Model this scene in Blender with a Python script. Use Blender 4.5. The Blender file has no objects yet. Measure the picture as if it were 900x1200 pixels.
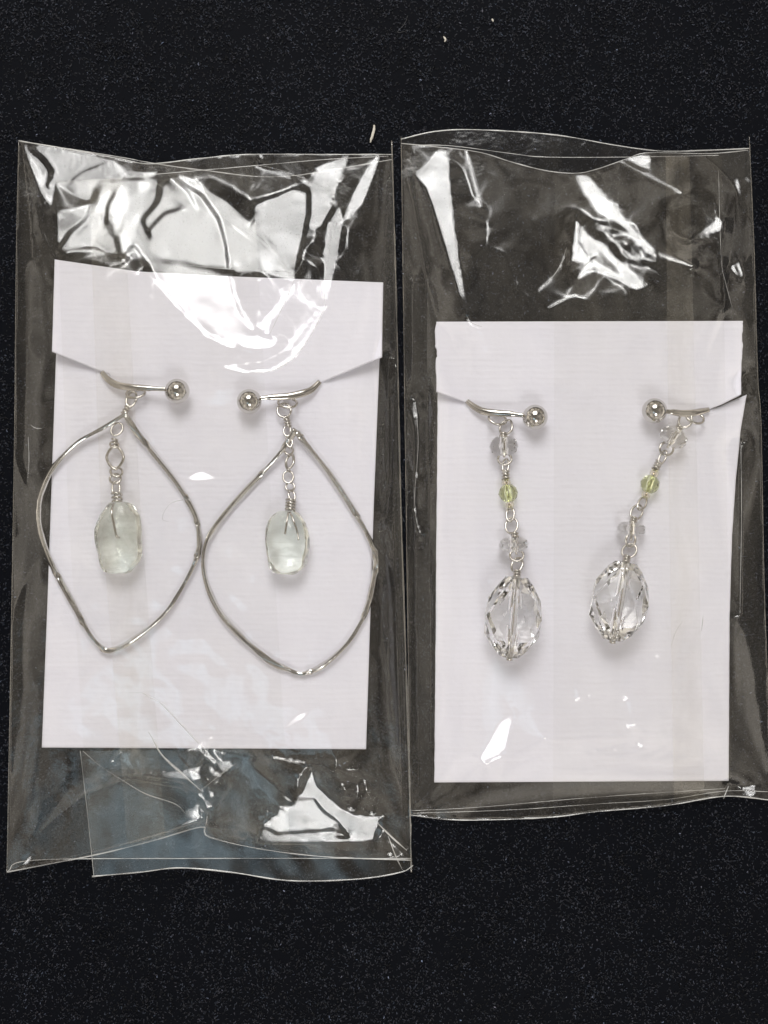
import bpy, math, random
import numpy as np
from mathutils import Vector

# ------------------------------------------------------------------ camera, light, exposure
S = 0.135            # millimetres on the carpet per photograph pixel (900 x 1200)
H = 220.0            # camera height above the carpet, millimetres
MM = 0.001
sc = bpy.context.scene
COL = sc.collection

cam_d = bpy.data.cameras.new('camera')
cam = bpy.data.objects.new('camera', cam_d)
COL.objects.link(cam)
cam.location = (0, 0, H * MM)
cam_d.sensor_fit = 'VERTICAL'
cam_d.angle = 2 * math.atan(600 * S / H)
cam_d.clip_start = 0.005
cam_d.clip_end = 50
sc.camera = cam

world = bpy.data.worlds.new('World')
sc.world = world
world.use_nodes = True
nt = world.node_tree
bg = nt.nodes['Background']
tc = nt.nodes.new('ShaderNodeTexCoord')
nz = nt.nodes.new('ShaderNodeTexNoise')
nz.inputs['Scale'].default_value = 3.0
nz.inputs['Detail'].default_value = 3.0
cr = nt.nodes.new('ShaderNodeValToRGB')
cr.color_ramp.elements[0].position = 0.36
cr.color_ramp.elements[0].color = (0.035, 0.022, 0.015, 1)
mid = cr.color_ramp.elements.new(0.5)
mid.color = (0.28, 0.225, 0.165, 1)
cr.color_ramp.elements[1].position = 0.66
cr.color_ramp.elements[1].color = (0.95, 0.87, 0.76, 1)
nt.links.new(tc.outputs['Generated'], nz.inputs['Vector'])
nt.links.new(nz.outputs['Fac'], cr.inputs['Fac'])
sx = nt.nodes.new('ShaderNodeSeparateXYZ')
zr = nt.nodes.new('ShaderNodeMapRange')          # the room: dim ceiling, lighter walls
zr.inputs['From Min'].default_value = 0.2
zr.inputs['From Max'].default_value = 0.95
zr.inputs['To Min'].default_value = 1.6
zr.inputs['To Max'].default_value = 0.44
vm = nt.nodes.new('ShaderNodeVectorMath')
vm.operation = 'SCALE'
nt.links.new(tc.outputs['Generated'], sx.inputs[0])
nt.links.new(sx.outputs['Z'], zr.inputs['Value'])
nt.links.new(cr.outputs['Color'], vm.inputs[0])
nt.links.new(zr.outputs['Result'], vm.inputs['Scale'])
nt.links.new(vm.outputs[0], bg.inputs['Color'])
bg.inputs['Strength'].default_value = 0.85

LAMPS = {}
def area(name, loc, size_x, size_y, radiance, color, soft=0.16):
    d = bpy.data.lights.new(name, 'AREA')
    d.shape = 'RECTANGLE'
    d.size, d.size_y = size_x, size_y
    d.energy = radiance * math.pi * size_x * size_y
    d.color = color
    d.use_nodes = True                    # falloff and mottling added to soften the lamp's highlights on the film
    t = d.node_tree
    em = t.nodes['Emission']
    ge = t.nodes.new('ShaderNodeNewGeometry')
    sp = t.nodes.new('ShaderNodeSeparateXYZ')
    t.links.new(ge.outputs['Parametric'], sp.inputs[0])
    fac = None
    for ax in ('X', 'Y'):
        a = t.nodes.new('ShaderNodeMath'); a.operation = 'SUBTRACT'; a.inputs[1].default_value = 0.5
        t.links.new(sp.outputs[ax], a.inputs[0])
        b = t.nodes.new('ShaderNodeMath'); b.operation = 'ABSOLUTE'
        t.links.new(a.outputs[0], b.inputs[0])
        c = t.nodes.new('ShaderNodeMapRange'); c.interpolation_type = 'SMOOTHSTEP'
        c.inputs['From Min'].default_value = 0.5; c.inputs['From Max'].default_value = 0.5 - soft
        t.links.new(b.outputs[0], c.inputs['Value'])
        if fac is None:
            fac = c
        else:
            m = t.nodes.new('ShaderNodeMath'); m.operation = 'MULTIPLY'
            t.links.new(fac.outputs[0], m.inputs[0]); t.links.new(c.outputs[0], m.inputs[1])
            fac = m
    wn = t.nodes.new('ShaderNodeTexNoise'); wn.inputs['Scale'].default_value = 4.0; wn.inputs['Detail'].default_value = 2.0
    t.links.new(ge.outputs['Parametric'], wn.inputs['Vector'])
    wr = t.nodes.new('ShaderNodeMapRange'); wr.inputs['From Min'].default_value = 0.3; wr.inputs['From Max'].default_value = 0.7
    wr.inputs['To Min'].default_value = 0.4; wr.inputs['To Max'].default_value = 1.2
    t.links.new(wn.outputs['Fac'], wr.inputs['Value'])
    m = t.nodes.new('ShaderNodeMath'); m.operation = 'MULTIPLY'
    t.links.new(fac.outputs[0], m.inputs[0]); t.links.new(wr.outputs[0], m.inputs[1])
    t.links.new(m.outputs[0], em.inputs['Strength'])
    o = bpy.data.objects.new(name, d)
    COL.objects.link(o)
    o.location = loc
    q = (-Vector(loc)).to_track_quat('-Z', 'Y')
    o.rotation_euler = q.to_euler()
    m = q.to_matrix()
    LAMPS[name] = (np.array(loc) * 1000, np.array(m @ Vector((1, 0, 0))), np.array(m @ Vector((0, 1, 0))),
                   size_x * 500, size_y * 500)
area('window_light', (-0.04, 0.42, 0.55), 0.50, 0.46, 13.5, (1.0, 0.99, 0.98), 0.42)
area('added_lower_lamp', (0.08, -0.40, 0.55), 0.28, 0.28, 12.5, (1.0, 0.99, 0.98), 0.40)  # second lamp, added to give highlights low on the bags
area('blue_glare_panel', (-0.105, -0.175, 0.50), 0.24, 0.15, 1.1, (0.58, 0.83, 1.0), 0.3)  # unseen blue panel, added for the bluish reflection in the lower film

sc.view_settings.view_transform = 'Standard'
sc.view_settings.look = 'None'
sc.view_settings.exposure = 0.14
sc.view_settings.gamma = 1.0
sc.view_settings.use_curve_mapping = False
cy = sc.cycles
cy.max_bounces = 24
cy.transparent_max_bounces = 40
cy.transmission_bounces = 18
cy.glossy_bounces = 8
cy.diffuse_bounces = 4
cy.sample_clamp_indirect = 40.0
cy.blur_glossy = 0.3
cy.use_denoising = True

RNG = np.random.default_rng(11)
random.seed(5)

# ------------------------------------------------------------------ helpers
def W(px, py, z):
    """photograph pixel + height (mm) -> point in millimetres"""
    k = S * (H - z) / H
    return ((px - 450.0) * k, (600.0 - py) * k, z)

def link(o, parent=None):
    COL.objects.link(o)
    if parent is not None:
        o.parent = parent
    return o

def world_base(o):
    v = Vector((0, 0, 0))
    while o is not None:
        v += o.location
        o = o.parent
    return v

def mesh(name, verts, faces, mat, parent=None, smooth=True, loc=None):
    """verts in world millimetres; a child sits at its parent's base"""
    base = world_base(parent) if parent is not None else Vector(loc or (0, 0, 0))
    v = np.asarray(verts, dtype=float) * MM - np.array(base)
    me = bpy.data.meshes.new(name)
    faces = faces if isinstance(faces, list) else np.asarray(faces).tolist()
    me.from_pydata(v.tolist(), [], faces)
    me.materials.append(mat)
    if smooth:
        me.polygons.foreach_set('use_smooth', [True] * len(me.polygons))
    me.update()
    o = bpy.data.objects.new(name, me)
    if parent is None:
        o.location = base
    return link(o, parent)

def thing(name, label, cat, loc_mm, group=None):
    o = bpy.data.objects.new(name, None)
    o.empty_display_size = 0.01
    o.location = Vector(loc_mm) * MM
    o['label'] = label
    o['category'] = cat
    if group:
        o['group'] = group
    return link(o)

def catmull(pts, n, closed=False):
    P = np.asarray(pts, float)
    out = []
    m = len(P)
    segs = m if closed else m - 1
    for i in range(segs):
        p0 = P[(i - 1) % m] if closed or i > 0 else 2 * P[0] - P[1]
        p1 = P[i]
        p2 = P[(i + 1) % m]
        p3 = P[(i + 2) % m] if closed or i + 2 < m else 2 * P[-1] - P[-2]
        for k in range(n):
            t = k / n
            out.append(0.5 * ((2 * p1) + (-p0 + p2) * t + (2 * p0 - 5 * p1 + 4 * p2 - p3) * t * t
                              + (-p0 + 3 * p1 - 3 * p2 + p3) * t ** 3))
    if not closed:
        out.append(P[-1])
    return np.array(out)

def frames(P, closed):
    n = len(P)
    T = np.roll(P, -1, 0) - np.roll(P, 1, 0)
    if not closed:
        T[0] = P[1] - P[0]
        T[-1] = P[-1] - P[-2]
    T /= np.linalg.norm(T, axis=1)[:, None] + 1e-12
    ref = np.array([0, 0, 1.0])
    if abs(T[0] @ ref) > 0.9:
        ref = np.array([1.0, 0, 0])
    N = np.zeros_like(P)
    a = ref - T[0] * (T[0] @ ref)
    N[0] = a / np.linalg.norm(a)
    for i in range(1, n):
        a = N[i - 1] - T[i] * (T[i] @ N[i - 1])
        N[i] = a / (np.linalg.norm(a) + 1e-12)
    B = np.cross(T, N)
    return T, N, B

def sweep(P, prof, closed=False, scale=None, roll=None, flat_up=False):
    """prof(i) or array of (k,2) section offsets along N (up) and B (side)"""
    P = np.asarray(P, float)
    n = len(P)
    T, N, B = frames(P, closed)
    if flat_up:
        up = np.array([0, 0, 1.0])
        N = up - T * (T @ up)[:, None]
        N /= np.linalg.norm(N, axis=1)[:, None]
        B = np.cross(T, N)
    prof = np.asarray(prof, float)
    k = len(prof)
    V = []
    for i in range(n):
        pr = prof * (scale[i] if scale is not None else 1.0)
        if roll is not None:
            c, s_ = math.cos(roll[i]), math.sin(roll[i])
            pr = np.stack([pr[:, 0] * c - pr[:, 1] * s_, pr[:, 0] * s_ + pr[:, 1] * c], 1)
        V.append(P[i] + pr[:, :1] * N[i] + pr[:, 1:] * B[i])
    V = np.concatenate(V)
    F = []
    for i in range(n if closed else n - 1):
        j = (i + 1) % n
        for a in range(k):
            b = (a + 1) % k
            F.append((i * k + a, i * k + b, j * k + b, j * k + a))
    if not closed:
        F.append(tuple(range(k - 1, -1, -1)))
        F.append(tuple((n - 1) * k + a for a in range(k)))
    return V, F

def circle(r, k=10):
    return np.array([(r * math.cos(2 * math.pi * a / k), r * math.sin(2 * math.pi * a / k)) for a in range(k)])

def join(parts):
    V, F, o = [], [], 0
    for v, f in parts:
        V.append(np.asarray(v, float))
        F += [tuple(i + o for i in q) for q in f]
        o += len(v)
    return np.concatenate(V), F

def pline(pts, x):
    """piecewise-linear lookup"""
    p = np.asarray(pts, float)
    return np.interp(x, p[:, 0], p[:, 1])

def vnoise(x, y, seed, octaves=3):
    """smooth value noise, roughly -1..1"""
    out = np.zeros(np.broadcast(x, y).shape)
    amp, tot = 1.0, 0.0
    for o in range(octaves):
        r = np.random.default_rng(seed * 31 + o)
        g = r.uniform(-1, 1, (64, 64))
        fx, fy = x * 2 ** o, y * 2 ** o
        ix, iy = np.floor(fx).astype(int), np.floor(fy).astype(int)
        tx, ty = fx - ix, fy - iy
        tx, ty = tx * tx * (3 - 2 * tx), ty * ty * (3 - 2 * ty)
        a = g[iy % 64, ix % 64]; b = g[iy % 64, (ix + 1) % 64]
        c = g[(iy + 1) % 64, ix % 64]; d = g[(iy + 1) % 64, (ix + 1) % 64]
        out = out + amp * ((a * (1 - tx) + b * tx) * (1 - ty) + (c * (1 - tx) + d * tx) * ty)
        tot += amp
        amp *= 0.5
    return out / tot * 1.6

# ------------------------------------------------------------------ materials
def mat(name):
    m = bpy.data.materials.new(name)
    m.use_nodes = True
    t = m.node_tree
    for n in list(t.nodes):
        t.nodes.remove(n)
    out = t.nodes.new('ShaderNodeOutputMaterial')
    return m, t, out

def film_material(name, refl, haze, rough=0.02, haze_col=(0.8, 0.72, 0.58, 1), bump=0.0, tint=(0.99, 0.99, 0.985, 1)):
    m, t, out = mat(name)
    N = t.nodes.new
    lw = N('ShaderNodeLayerWeight'); lw.inputs['Blend'].default_value = 0.5
    pw = N('ShaderNodeMath'); pw.operation = 'POWER'; pw.inputs[1].default_value = 5.0
    t.links.new(lw.outputs['Facing'], pw.inputs[0])
    mu = N('ShaderNodeMath'); mu.operation = 'MULTIPLY_ADD'
    mu.inputs[1].default_value = 0.85; mu.inputs[2].default_value = refl
    t.links.new(pw.outputs[0], mu.inputs[0])
    tr = N('ShaderNodeBsdfTransparent'); tr.inputs['Color'].default_value = tint
    gl = N('ShaderNodeBsdfGlossy'); gl.inputs['Roughness'].default_value = rough
    gl.inputs['Color'].default_value = (1, 1, 1, 1)
    if bump:
        co = N('ShaderNodeTexCoord')
        n1 = N('ShaderNodeTexNoise'); n1.inputs['Scale'].default_value = 260; n1.inputs['Detail'].default_value = 3
        t.links.new(co.outputs['Object'], n1.inputs['Vector'])
        b = N('ShaderNodeBump'); b.inputs['Strength'].default_value = bump; b.inputs['Distance'].default_value = 0.0004
        t.links.new(n1.outputs['Fac'], b.inputs['Height'])
        t.links.new(b.outputs['Normal'], gl.inputs['Normal'])
    mx = N('ShaderNodeMixShader')
    t.links.new(mu.outputs[0], mx.inputs['Fac'])
    t.links.new(tr.outputs[0], mx.inputs[1]); t.links.new(gl.outputs[0], mx.inputs[2])
    df = N('ShaderNodeBsdfDiffuse'); df.inputs['Color'].default_value = haze_col
    co2 = N('ShaderNodeTexCoord')
    mp = N('ShaderNodeMapping'); mp.inputs['Scale'].default_value = (1.0, 0.35, 1.0)
    t.links.new(co2.outputs['Object'], mp.inputs['Vector'])
    n2 = N('ShaderNodeTexNoise'); n2.inputs['Scale'].default_value = 140; n2.inputs['Detail'].default_value = 5
    n2.inputs['Distortion'].default_value = 1.2
    t.links.new(mp.outputs['Vector'], n2.inputs['Vector'])
    hz = N('ShaderNodeMapRange'); hz.inputs['From Min'].default_value = 0.35; hz.inputs['From Max'].default_value = 0.75
    hz.inputs['To Min'].default_value = haze * 0.4; hz.inputs['To Max'].default_value = haze * 2.0
    t.links.new(n2.outputs['Fac'], hz.inputs['Value'])
    m2 = N('ShaderNodeMixShader')
    t.links.new(hz.outputs['Result'], m2.inputs['Fac'])
    t.links.new(mx.outputs[0], m2.inputs[1]); t.links.new(df.outputs[0], m2.inputs[2])
    t.links.new(m2.outputs[0], out.inputs['Surface'])
    return m

M_FRONT = film_material('clear_front_film', 0.066, 0.017, rough=0.09, bump=0.06)
M_BACK = film_material('clear_back_film', 0.06, 0.008, rough=0.12, bump=0.35)
M_PANEL = film_material('clear_overlap_film', 0.02, 0.006, rough=0.05)
M_SEAM = film_material('seam_film', 0.03, 0.05, rough=0.08, bump=0.6)
M_FLAP = film_material('flap_film', 0.085, 0.02, rough=0.10, bump=0.03)

def edge_material():
    m, t, out = mat('film_edge_glint')
    N = t.nodes.new
    tr = N('ShaderNodeBsdfTransparent')
    df = N('ShaderNodeBsdfDiffuse'); df.inputs['Color'].default_value = (0.85, 0.85, 0.83, 1)  # white colour stands in for light caught along clear film edges and creases
    gl = N('ShaderNodeBsdfGlossy'); gl.inputs['Roughness'].default_value = 0.25
    a = N('ShaderNodeMixShader'); a.inputs['Fac'].default_value = 0.35
    t.links.new(df.outputs[0], a.inputs[1]); t.links.new(gl.outputs[0], a.inputs[2])
    co = N('ShaderNodeTexCoord')
    n1 = N('ShaderNodeTexNoise'); n1.inputs['Scale'].default_value = 120; n1.inputs['Detail'].default_value = 3
    t.links.new(co.outputs['Object'], n1.inputs['Vector'])
    mr = N('ShaderNodeMapRange'); mr.inputs['From Min'].default_value = 0.3; mr.inputs['From Max'].default_value = 0.7
    mr.inputs['To Min'].default_value = 0.08; mr.inputs['To Max'].default_value = 0.85
    t.links.new(n1.outputs['Fac'], mr.inputs['Value'])
    b = N('ShaderNodeMixShader')
    t.links.new(mr.outputs['Result'], b.inputs['Fac'])
    t.links.new(tr.outputs[0], b.inputs[1]); t.links.new(a.outputs[0], b.inputs[2])
    t.links.new(b.outputs[0], out.inputs['Surface'])
    return m
M_EDGE = edge_material()

def side_edge_material():
    m = film_material('film_fold', 0.22, 0.05, rough=0.12)
    return m
M_FOLD = side_edge_material()

def paper_material():
    m, t, out = mat('laid_white_paper')
    N = t.nodes.new
    p = N('ShaderNodeBsdfPrincipled')
    p.inputs['Roughness'].default_value = 0.75
    p.inputs['Specular IOR Level'].default_value = 0.2
    co = N('ShaderNodeTexCoord')
    mp = N('ShaderNodeMapping'); mp.inputs['Scale'].default_value = (60, 1500, 60)
    t.links.new(co.outputs['Object'], mp.inputs['Vector'])
    n0 = N('ShaderNodeTexNoise'); n0.inputs['Scale'].default_value = 1.0; n0.inputs['Detail'].default_value = 4
    t.links.new(mp.outputs['Vector'], n0.inputs['Vector'])
    wv = N('ShaderNodeTexWave'); wv.wave_type = 'BANDS'; wv.bands_direction = 'Y'
    wv.inputs['Scale'].default_value = 330; wv.inputs['Distortion'].default_value = 4.5
    wv.inputs['Detail'].default_value = 2; wv.inputs['Detail Scale'].default_value = 0.6
    t.links.new(co.outputs['Object'], wv.inputs['Vector'])
    n1 = N('ShaderNodeTexNoise'); n1.inputs['Scale'].default_value = 1400; n1.inputs['Detail'].default_value = 4
    t.links.new(co.outputs['Object'], n1.inputs['Vector'])
    a = N('ShaderNodeMath'); a.operation = 'MULTIPLY_ADD'; a.inputs[1].default_value = 0.32
    t.links.new(wv.outputs['Fac'], a.inputs[0]); t.links.new(n1.outputs['Fac'], a.inputs[2])
    a2 = N('ShaderNodeMath'); a2.operation = 'MULTIPLY_ADD'; a2.inputs[1].default_value = 1.1
    t.links.new(n0.outputs['Fac'], a2.inputs[0]); t.links.new(a.outputs[0], a2.inputs[2])
    b = N('ShaderNodeBump'); b.inputs['Strength'].default_value = 0.55; b.inputs['Distance'].default_value = 0.00010
    t.links.new(a2.outputs[0], b.inputs['Height'])
    t.links.new(b.outputs['Normal'], p.inputs['Normal'])
    n3 = N('ShaderNodeTexNoise'); n3.inputs['Scale'].default_value = 90; n3.inputs['Detail'].default_value = 4
    t.links.new(co.outputs['Object'], n3.inputs['Vector'])
    r = N('ShaderNodeValToRGB')
    r.color_ramp.elements[0].color = (0.83, 0.82, 0.90, 1); r.color_ramp.elements[0].position = 0.3
    r.color_ramp.elements[1].color = (0.87, 0.86, 0.93, 1); r.color_ramp.elements[1].position = 0.7
    t.links.new(n3.outputs['Fac'], r.inputs['Fac'])
    t.links.new(r.outputs['Color'], p.inputs['Base Color'])
    t.links.new(p.outputs[0], out.inputs['Surface'])
    return m
M_PAPER = paper_material()

def metal_material(name, col, rough, bump):
    m, t, out = mat(name)
    N = t.nodes.new
    p = N('ShaderNodeBsdfPrincipled')
    p.inputs['Metallic'].default_value = 1.0
    p.inputs['Base Color'].default_value = (*col, 1)
    co = N('ShaderNodeTexCoord')
    n1 = N('ShaderNodeTexNoise'); n1.inputs['Scale'].default_value = 900; n1.inputs['Detail'].default_value = 3
    t.links.new(co.outputs['Object'], n1.inputs['Vector'])
    mr = N('ShaderNodeMapRange'); mr.inputs['To Min'].default_value = rough * 0.6; mr.inputs['To Max'].default_value = rough * 1.7
    t.links.new(n1.outputs['Fac'], mr.inputs['Value']); t.links.new(mr.outputs['Result'], p.inputs['Roughness'])
    b = N('ShaderNodeBump'); b.inputs['Strength'].default_value = bump; b.inputs['Distance'].default_value = 0.0003
    t.links.new(n1.outputs['Fac'], b.inputs['Height']); t.links.new(b.outputs['Normal'], p.inputs['Normal'])
    t.links.new(p.outputs[0], out.inputs['Surface'])
    return m
M_SILVER = metal_material('polished_silver', (0.62, 0.60, 0.57), 0.07, 0.06)
M_HAMMER = metal_material('hammered_silver', (0.66, 0.645, 0.62), 0.07, 0.2)
M_WIRE = metal_material('silver_wire', (0.58, 0.555, 0.52), 0.13, 0.05)

def glass_material(name, col, rough=0.0, ior=1.55, cloud=None):
    m, t, out = mat(name)
    N = t.nodes.new
    p = N('ShaderNodeBsdfPrincipled')
    p.inputs['Base Color'].default_value = (*col, 1)
    p.inputs['Roughness'].default_value = rough
    p.inputs['IOR'].default_value = ior
    p.inputs['Transmission Weight'].default_value = 1.0
    if cloud:
        co = N('ShaderNodeTexCoord')
        n1 = N('ShaderNodeTexNoise'); n1.inputs['Scale'].default_value = 380; n1.inputs['Detail'].default_value = 4
        n1.inputs['Distortion'].default_value = 1.5
        t.links.new(co.outputs['Object'], n1.inputs['Vector'])
        mr = N('ShaderNodeMapRange'); mr.inputs['From Min'].default_value = 0.42; mr.inputs['From Max'].default_value = 0.72
        mr.inputs['To Min'].default_value = 0.0; mr.inputs['To Max'].default_value = cloud
        t.links.new(n1.outputs['Fac'], mr.inputs['Value'])
        d1 = N('ShaderNodeBsdfTranslucent'); d1.inputs['Color'].default_value = (0.84, 0.87, 0.82, 1)
        d2 = N('ShaderNodeBsdfDiffuse'); d2.inputs['Color'].default_value = (0.80, 0.84, 0.78, 1)
        df = N('ShaderNodeMixShader'); df.inputs['Fac'].default_value = 0.5
        t.links.new(d1.outputs[0], df.inputs[1]); t.links.new(d2.outputs[0], df.inputs[2])
        mx = N('ShaderNodeMixShader')
        t.links.new(mr.outputs['Result'], mx.inputs['Fac'])
        t.links.new(p.outputs[0], mx.inputs[1]); t.links.new(df.outputs[0], mx.inputs[2])
        t.links.new(mx.outputs[0], out.inputs['Surface'])
    else:
        t.links.new(p.outputs[0], out.inputs['Surface'])
    return m
M_CRYSTAL = glass_material('clear_crystal', (0.997, 0.994, 0.98), ior=1.60)
M_SPACER = glass_material('clear_spacer_glass', (1.0, 0.995, 0.965), ior=1.47)
M_PERIDOT = glass_material('green_peridot', (0.93, 0.975, 0.66), ior=1.48)
M_GREENAM = glass_material('pale_green_quartz', (0.945, 0.975, 0.92), ior=1.50)
M_CLOUDY = glass_material('cloudy_green_quartz', (0.945, 0.97, 0.91), rough=0.01, ior=1.48, cloud=0.26)
M_SEED = glass_material('champagne_seed_glass', (0.93, 0.88, 0.76), ior=1.5)

def carpet_material(name, fibre):
    m, t, out = mat(name)
    N = t.nodes.new
    p = N('ShaderNodeBsdfPrincipled')
    p.inputs['Roughness'].default_value = 0.6
    if fibre:
        at = N('ShaderNodeAttribute'); at.attribute_name = 'shade'
        t.links.new(at.outputs['Color'], p.inputs['Base Color'])
        p.inputs['Specular IOR Level'].default_value = 0.18
        p.inputs['Roughness'].default_value = 0.42
    else:
        p.inputs['Base Color'].default_value = (0.0035, 0.0042, 0.0065, 1)
        p.inputs['Specular IOR Level'].default_value = 0.05
    t.links.new(p.outputs[0], out.inputs['Surface'])
    return m
M_CARPET = carpet_material('black_carpet_backing', False)
M_PILE = carpet_material('black_carpet_pile', True)

def plain(name, col, rough=0.8):
    m, t, out = mat(name)
    p = t.nodes.new('ShaderNodeBsdfPrincipled')
    p.inputs['Base Color'].default_value = (*col, 1)
    p.inputs['Roughness'].default_value = rough
    t.links.new(p.outputs[0], out.inputs['Surface'])
    return m
M_LINT = plain('lint', (0.72, 0.68, 0.60))

# ------------------------------------------------------------------ carpet
def build_carpet():
    n = 90
    g = np.concatenate([[-700, -300], np.linspace(-115, 115, n), [300, 700]])
    X, Y = np.meshgrid(g, g)
    Z = 0.12 * vnoise(X / 3.0, Y / 3.0, 3)
    V = np.stack([X, Y, Z], -1).reshape(-1, 3)
    k = len(g)
    F = [(j * k + i, j * k + i + 1, (j + 1) * k + i + 1, (j + 1) * k + i) for j in range(k - 1) for i in range(k - 1)]
    o = mesh('carpet', V, F, M_CARPET)
    o['kind'] = 'structure'
    o['label'] = 'black fuzzy carpet lying under both clear bags'
    # pile: short curved fibres
    cnt = 330000
    x = RNG.uniform(-82, 82, cnt); y = RNG.uniform(-102, 102, cnt)
    dens = vnoise(x / 2.2, y / 2.2, 9) + 0.6 * vnoise(x / 0.7, y / 0.7, 19)
    keep = RNG.uniform(-1.4, 1.0, cnt) < dens
    x, y, dens = x[keep], y[keep], dens[keep]
    cnt = len(x)
    ang = RNG.uniform(0, 2 * np.pi, cnt)
    L = RNG.uniform(0.20, 0.46, cnt)
    lean = RNG.uniform(0.4, 1.3, cnt)
    wd = RNG.uniform(0.045, 0.09, cnt)
    d = np.stack([np.cos(ang), np.sin(ang), np.zeros(cnt)], 1)
    s_ = np.stack([-np.sin(ang), np.cos(ang), np.zeros(cnt)], 1)
    p0 = np.stack([x, y, np.full(cnt, 0.02)], 1)
    hgt = np.clip(L * lean, 0.1, 0.78) * np.clip(0.75 + 0.35 * dens, 0.3, 1.2)
    hgt = np.minimum(hgt, 0.85)
    p1 = p0 + d * (L * 0.45)[:, None]; p1[:, 2] += hgt * 0.9
    curl = RNG.uniform(-1.2, 1.2, cnt)
    d2 = d * np.cos(curl)[:, None] + s_ * np.sin(curl)[:, None]
    p2 = p1 + d2 * (L * 0.5)[:, None]; p2[:, 2] = p1[:, 2] * RNG.uniform(0.55, 1.1, cnt)
    p2[:, 2] = np.minimum(p2[:, 2], 0.88)
    V = np.stack([p0 - s_ * wd[:, None], p0 + s_ * wd[:, None], p1 - s_ * wd[:, None], p1 + s_ * wd[:, None],
                  p2 - s_ * wd[:, None] * 0.5, p2 + s_ * wd[:, None] * 0.5], 1).reshape(-1, 3) * MM
    b = np.arange(cnt)[:, None] * 6
    Fq = np.concatenate([b + np.array([[0, 1, 3, 2]]), b + np.array([[2, 3, 5, 4]])], 1).reshape(-1)
    me = bpy.data.meshes.new('carpet_pile')
    nf = cnt * 2
    me.vertices.add(len(V)); me.vertices.foreach_set('co', V.reshape(-1))
    me.loops.add(nf * 4); me.loops.foreach_set('vertex_index', Fq.astype(np.int32))
    me.polygons.add(nf)
    me.polygons.foreach_set('loop_start', np.arange(nf, dtype=np.int32) * 4)
    me.polygons.foreach_set('loop_total', np.full(nf, 4, dtype=np.int32))
    me.update()
    me.validate()
    base = RNG.uniform(0.006, 0.042, cnt)
    lightf = RNG.uniform(0, 1, cnt)
    base = base * (0.75 + 0.75 * vnoise(x / 0.55, y / 0.55, 23) + 0.35 * vnoise(x / 14, y / 14, 29)).clip(0.15, 2.2)
    base = np.where(lightf > 0.90, RNG.uniform(0.02, 0.06, cnt), base)
    base = np.where(lightf > 0.985, RNG.uniform(0.05, 0.12, cnt), base)
    base = np.where(lightf > 0.9982, RNG.uniform(0.1, 0.35, cnt), base)
    warm = RNG.uniform(-0.12, 0.12, cnt)
    colr = np.stack([base * (0.85 + warm), base * 0.94, base * (1.28 - warm), np.ones(cnt)], 1)
    a = me.attributes.new('shade', 'FLOAT_COLOR', 'POINT')
    a.data.foreach_set('color', np.repeat(colr, 6, axis=0).reshape(-1).astype(np.float32))
    me.materials.append(M_PILE)
    po = bpy.data.objects.new('carpet_pile', me)
    po['kind'] = 'stuff'
    link(po, o)
build_carpet()

# ------------------------------------------------------------------ cellophane: crumpled film as a height field
def hit_lamp(P, V, gx, gy, lamp, margin=1.0):
    C, U, Vv, a, b = LAMPS[lamp]
    n = np.stack([-gx, -gy, np.ones_like(gx)], -1)
    n /= np.linalg.norm(n, axis=-1)[..., None]
    r = 2 * (n * V).sum(-1)[..., None] * n - V
    Nl = np.cross(U, Vv)
    den = r @ Nl
    t = ((C - P) @ Nl) / np.where(np.abs(den) < 1e-6, 1e-6, den)
    Q = P + r * t[..., None] - C
    return (t > 0) & (np.abs(Q @ U) < a * margin) & (np.abs(Q @ Vv) < b * margin)

def inside(poly, X, Y):
    poly = np.asarray(poly, float)
    r = np.zeros(X.shape, bool)
    j = len(poly) - 1
    for i in range(len(poly)):
        xi, yi = poly[i]; xj, yj = poly[j]
        c = ((yi > Y) != (yj > Y)) & (X < (xj - xi) * (Y - yi) / (yj - yi + 1e-9) + xi)
        r ^= c
        j = i
    return r

def near(line, X, Y):
    """distance to a polyline in pixels"""
    line = np.asarray(line, float)
    d = np.full(X.shape, 1e9)
    for (x0, y0), (x1, y1) in zip(line[:-1], line[1:]):
        dx, dy = x1 - x0, y1 - y0
        t = np.clip(((X - x0) * dx + (Y - y0) * dy) / (dx * dx + dy * dy + 1e-9), 0, 1)
        d = np.minimum(d, np.hypot(X - x0 - t * dx, Y - y0 - t * dy))
    return d

def cg(h, w, wx, wy, gx, gy, wh, h0, d, it):
    def Dx(a): return (a[:, 1:] - a[:, :-1]) / d
    def Dy(a): return (a[1:] - a[:-1]) / d
    def DxT(a):
        o = np.zeros((a.shape[0], a.shape[1] + 1)); o[:, 1:] += a; o[:, :-1] -= a; return o / d
    def DyT(a):
        o = np.zeros((a.shape[0] + 1, a.shape[1])); o[1:] += a; o[:-1] -= a; return o / d
    A = lambda a: DxT(wx * Dx(a)) + DyT(wy * Dy(a)) + wh * a
    b = DxT(wx * gx) + DyT(wy * gy) + wh * h0
    diag = wh.copy()
    diag[:, 1:] += wx / d ** 2; diag[:, :-1] += wx / d ** 2
    diag[1:] += wy / d ** 2; diag[:-1] += wy / d ** 2
    r = b - A(h); z = r / diag; p = z.copy(); rz = (r * z).sum()
    for _ in range(it):
        Ap = A(p); al = rz / ((p * Ap).sum() + 1e-30)
        h = h + al * p; r = r - al * Ap
        z = r / diag; rn = (r * z).sum()
        p = z + rn / rz * p; rz = rn
    return h

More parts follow.
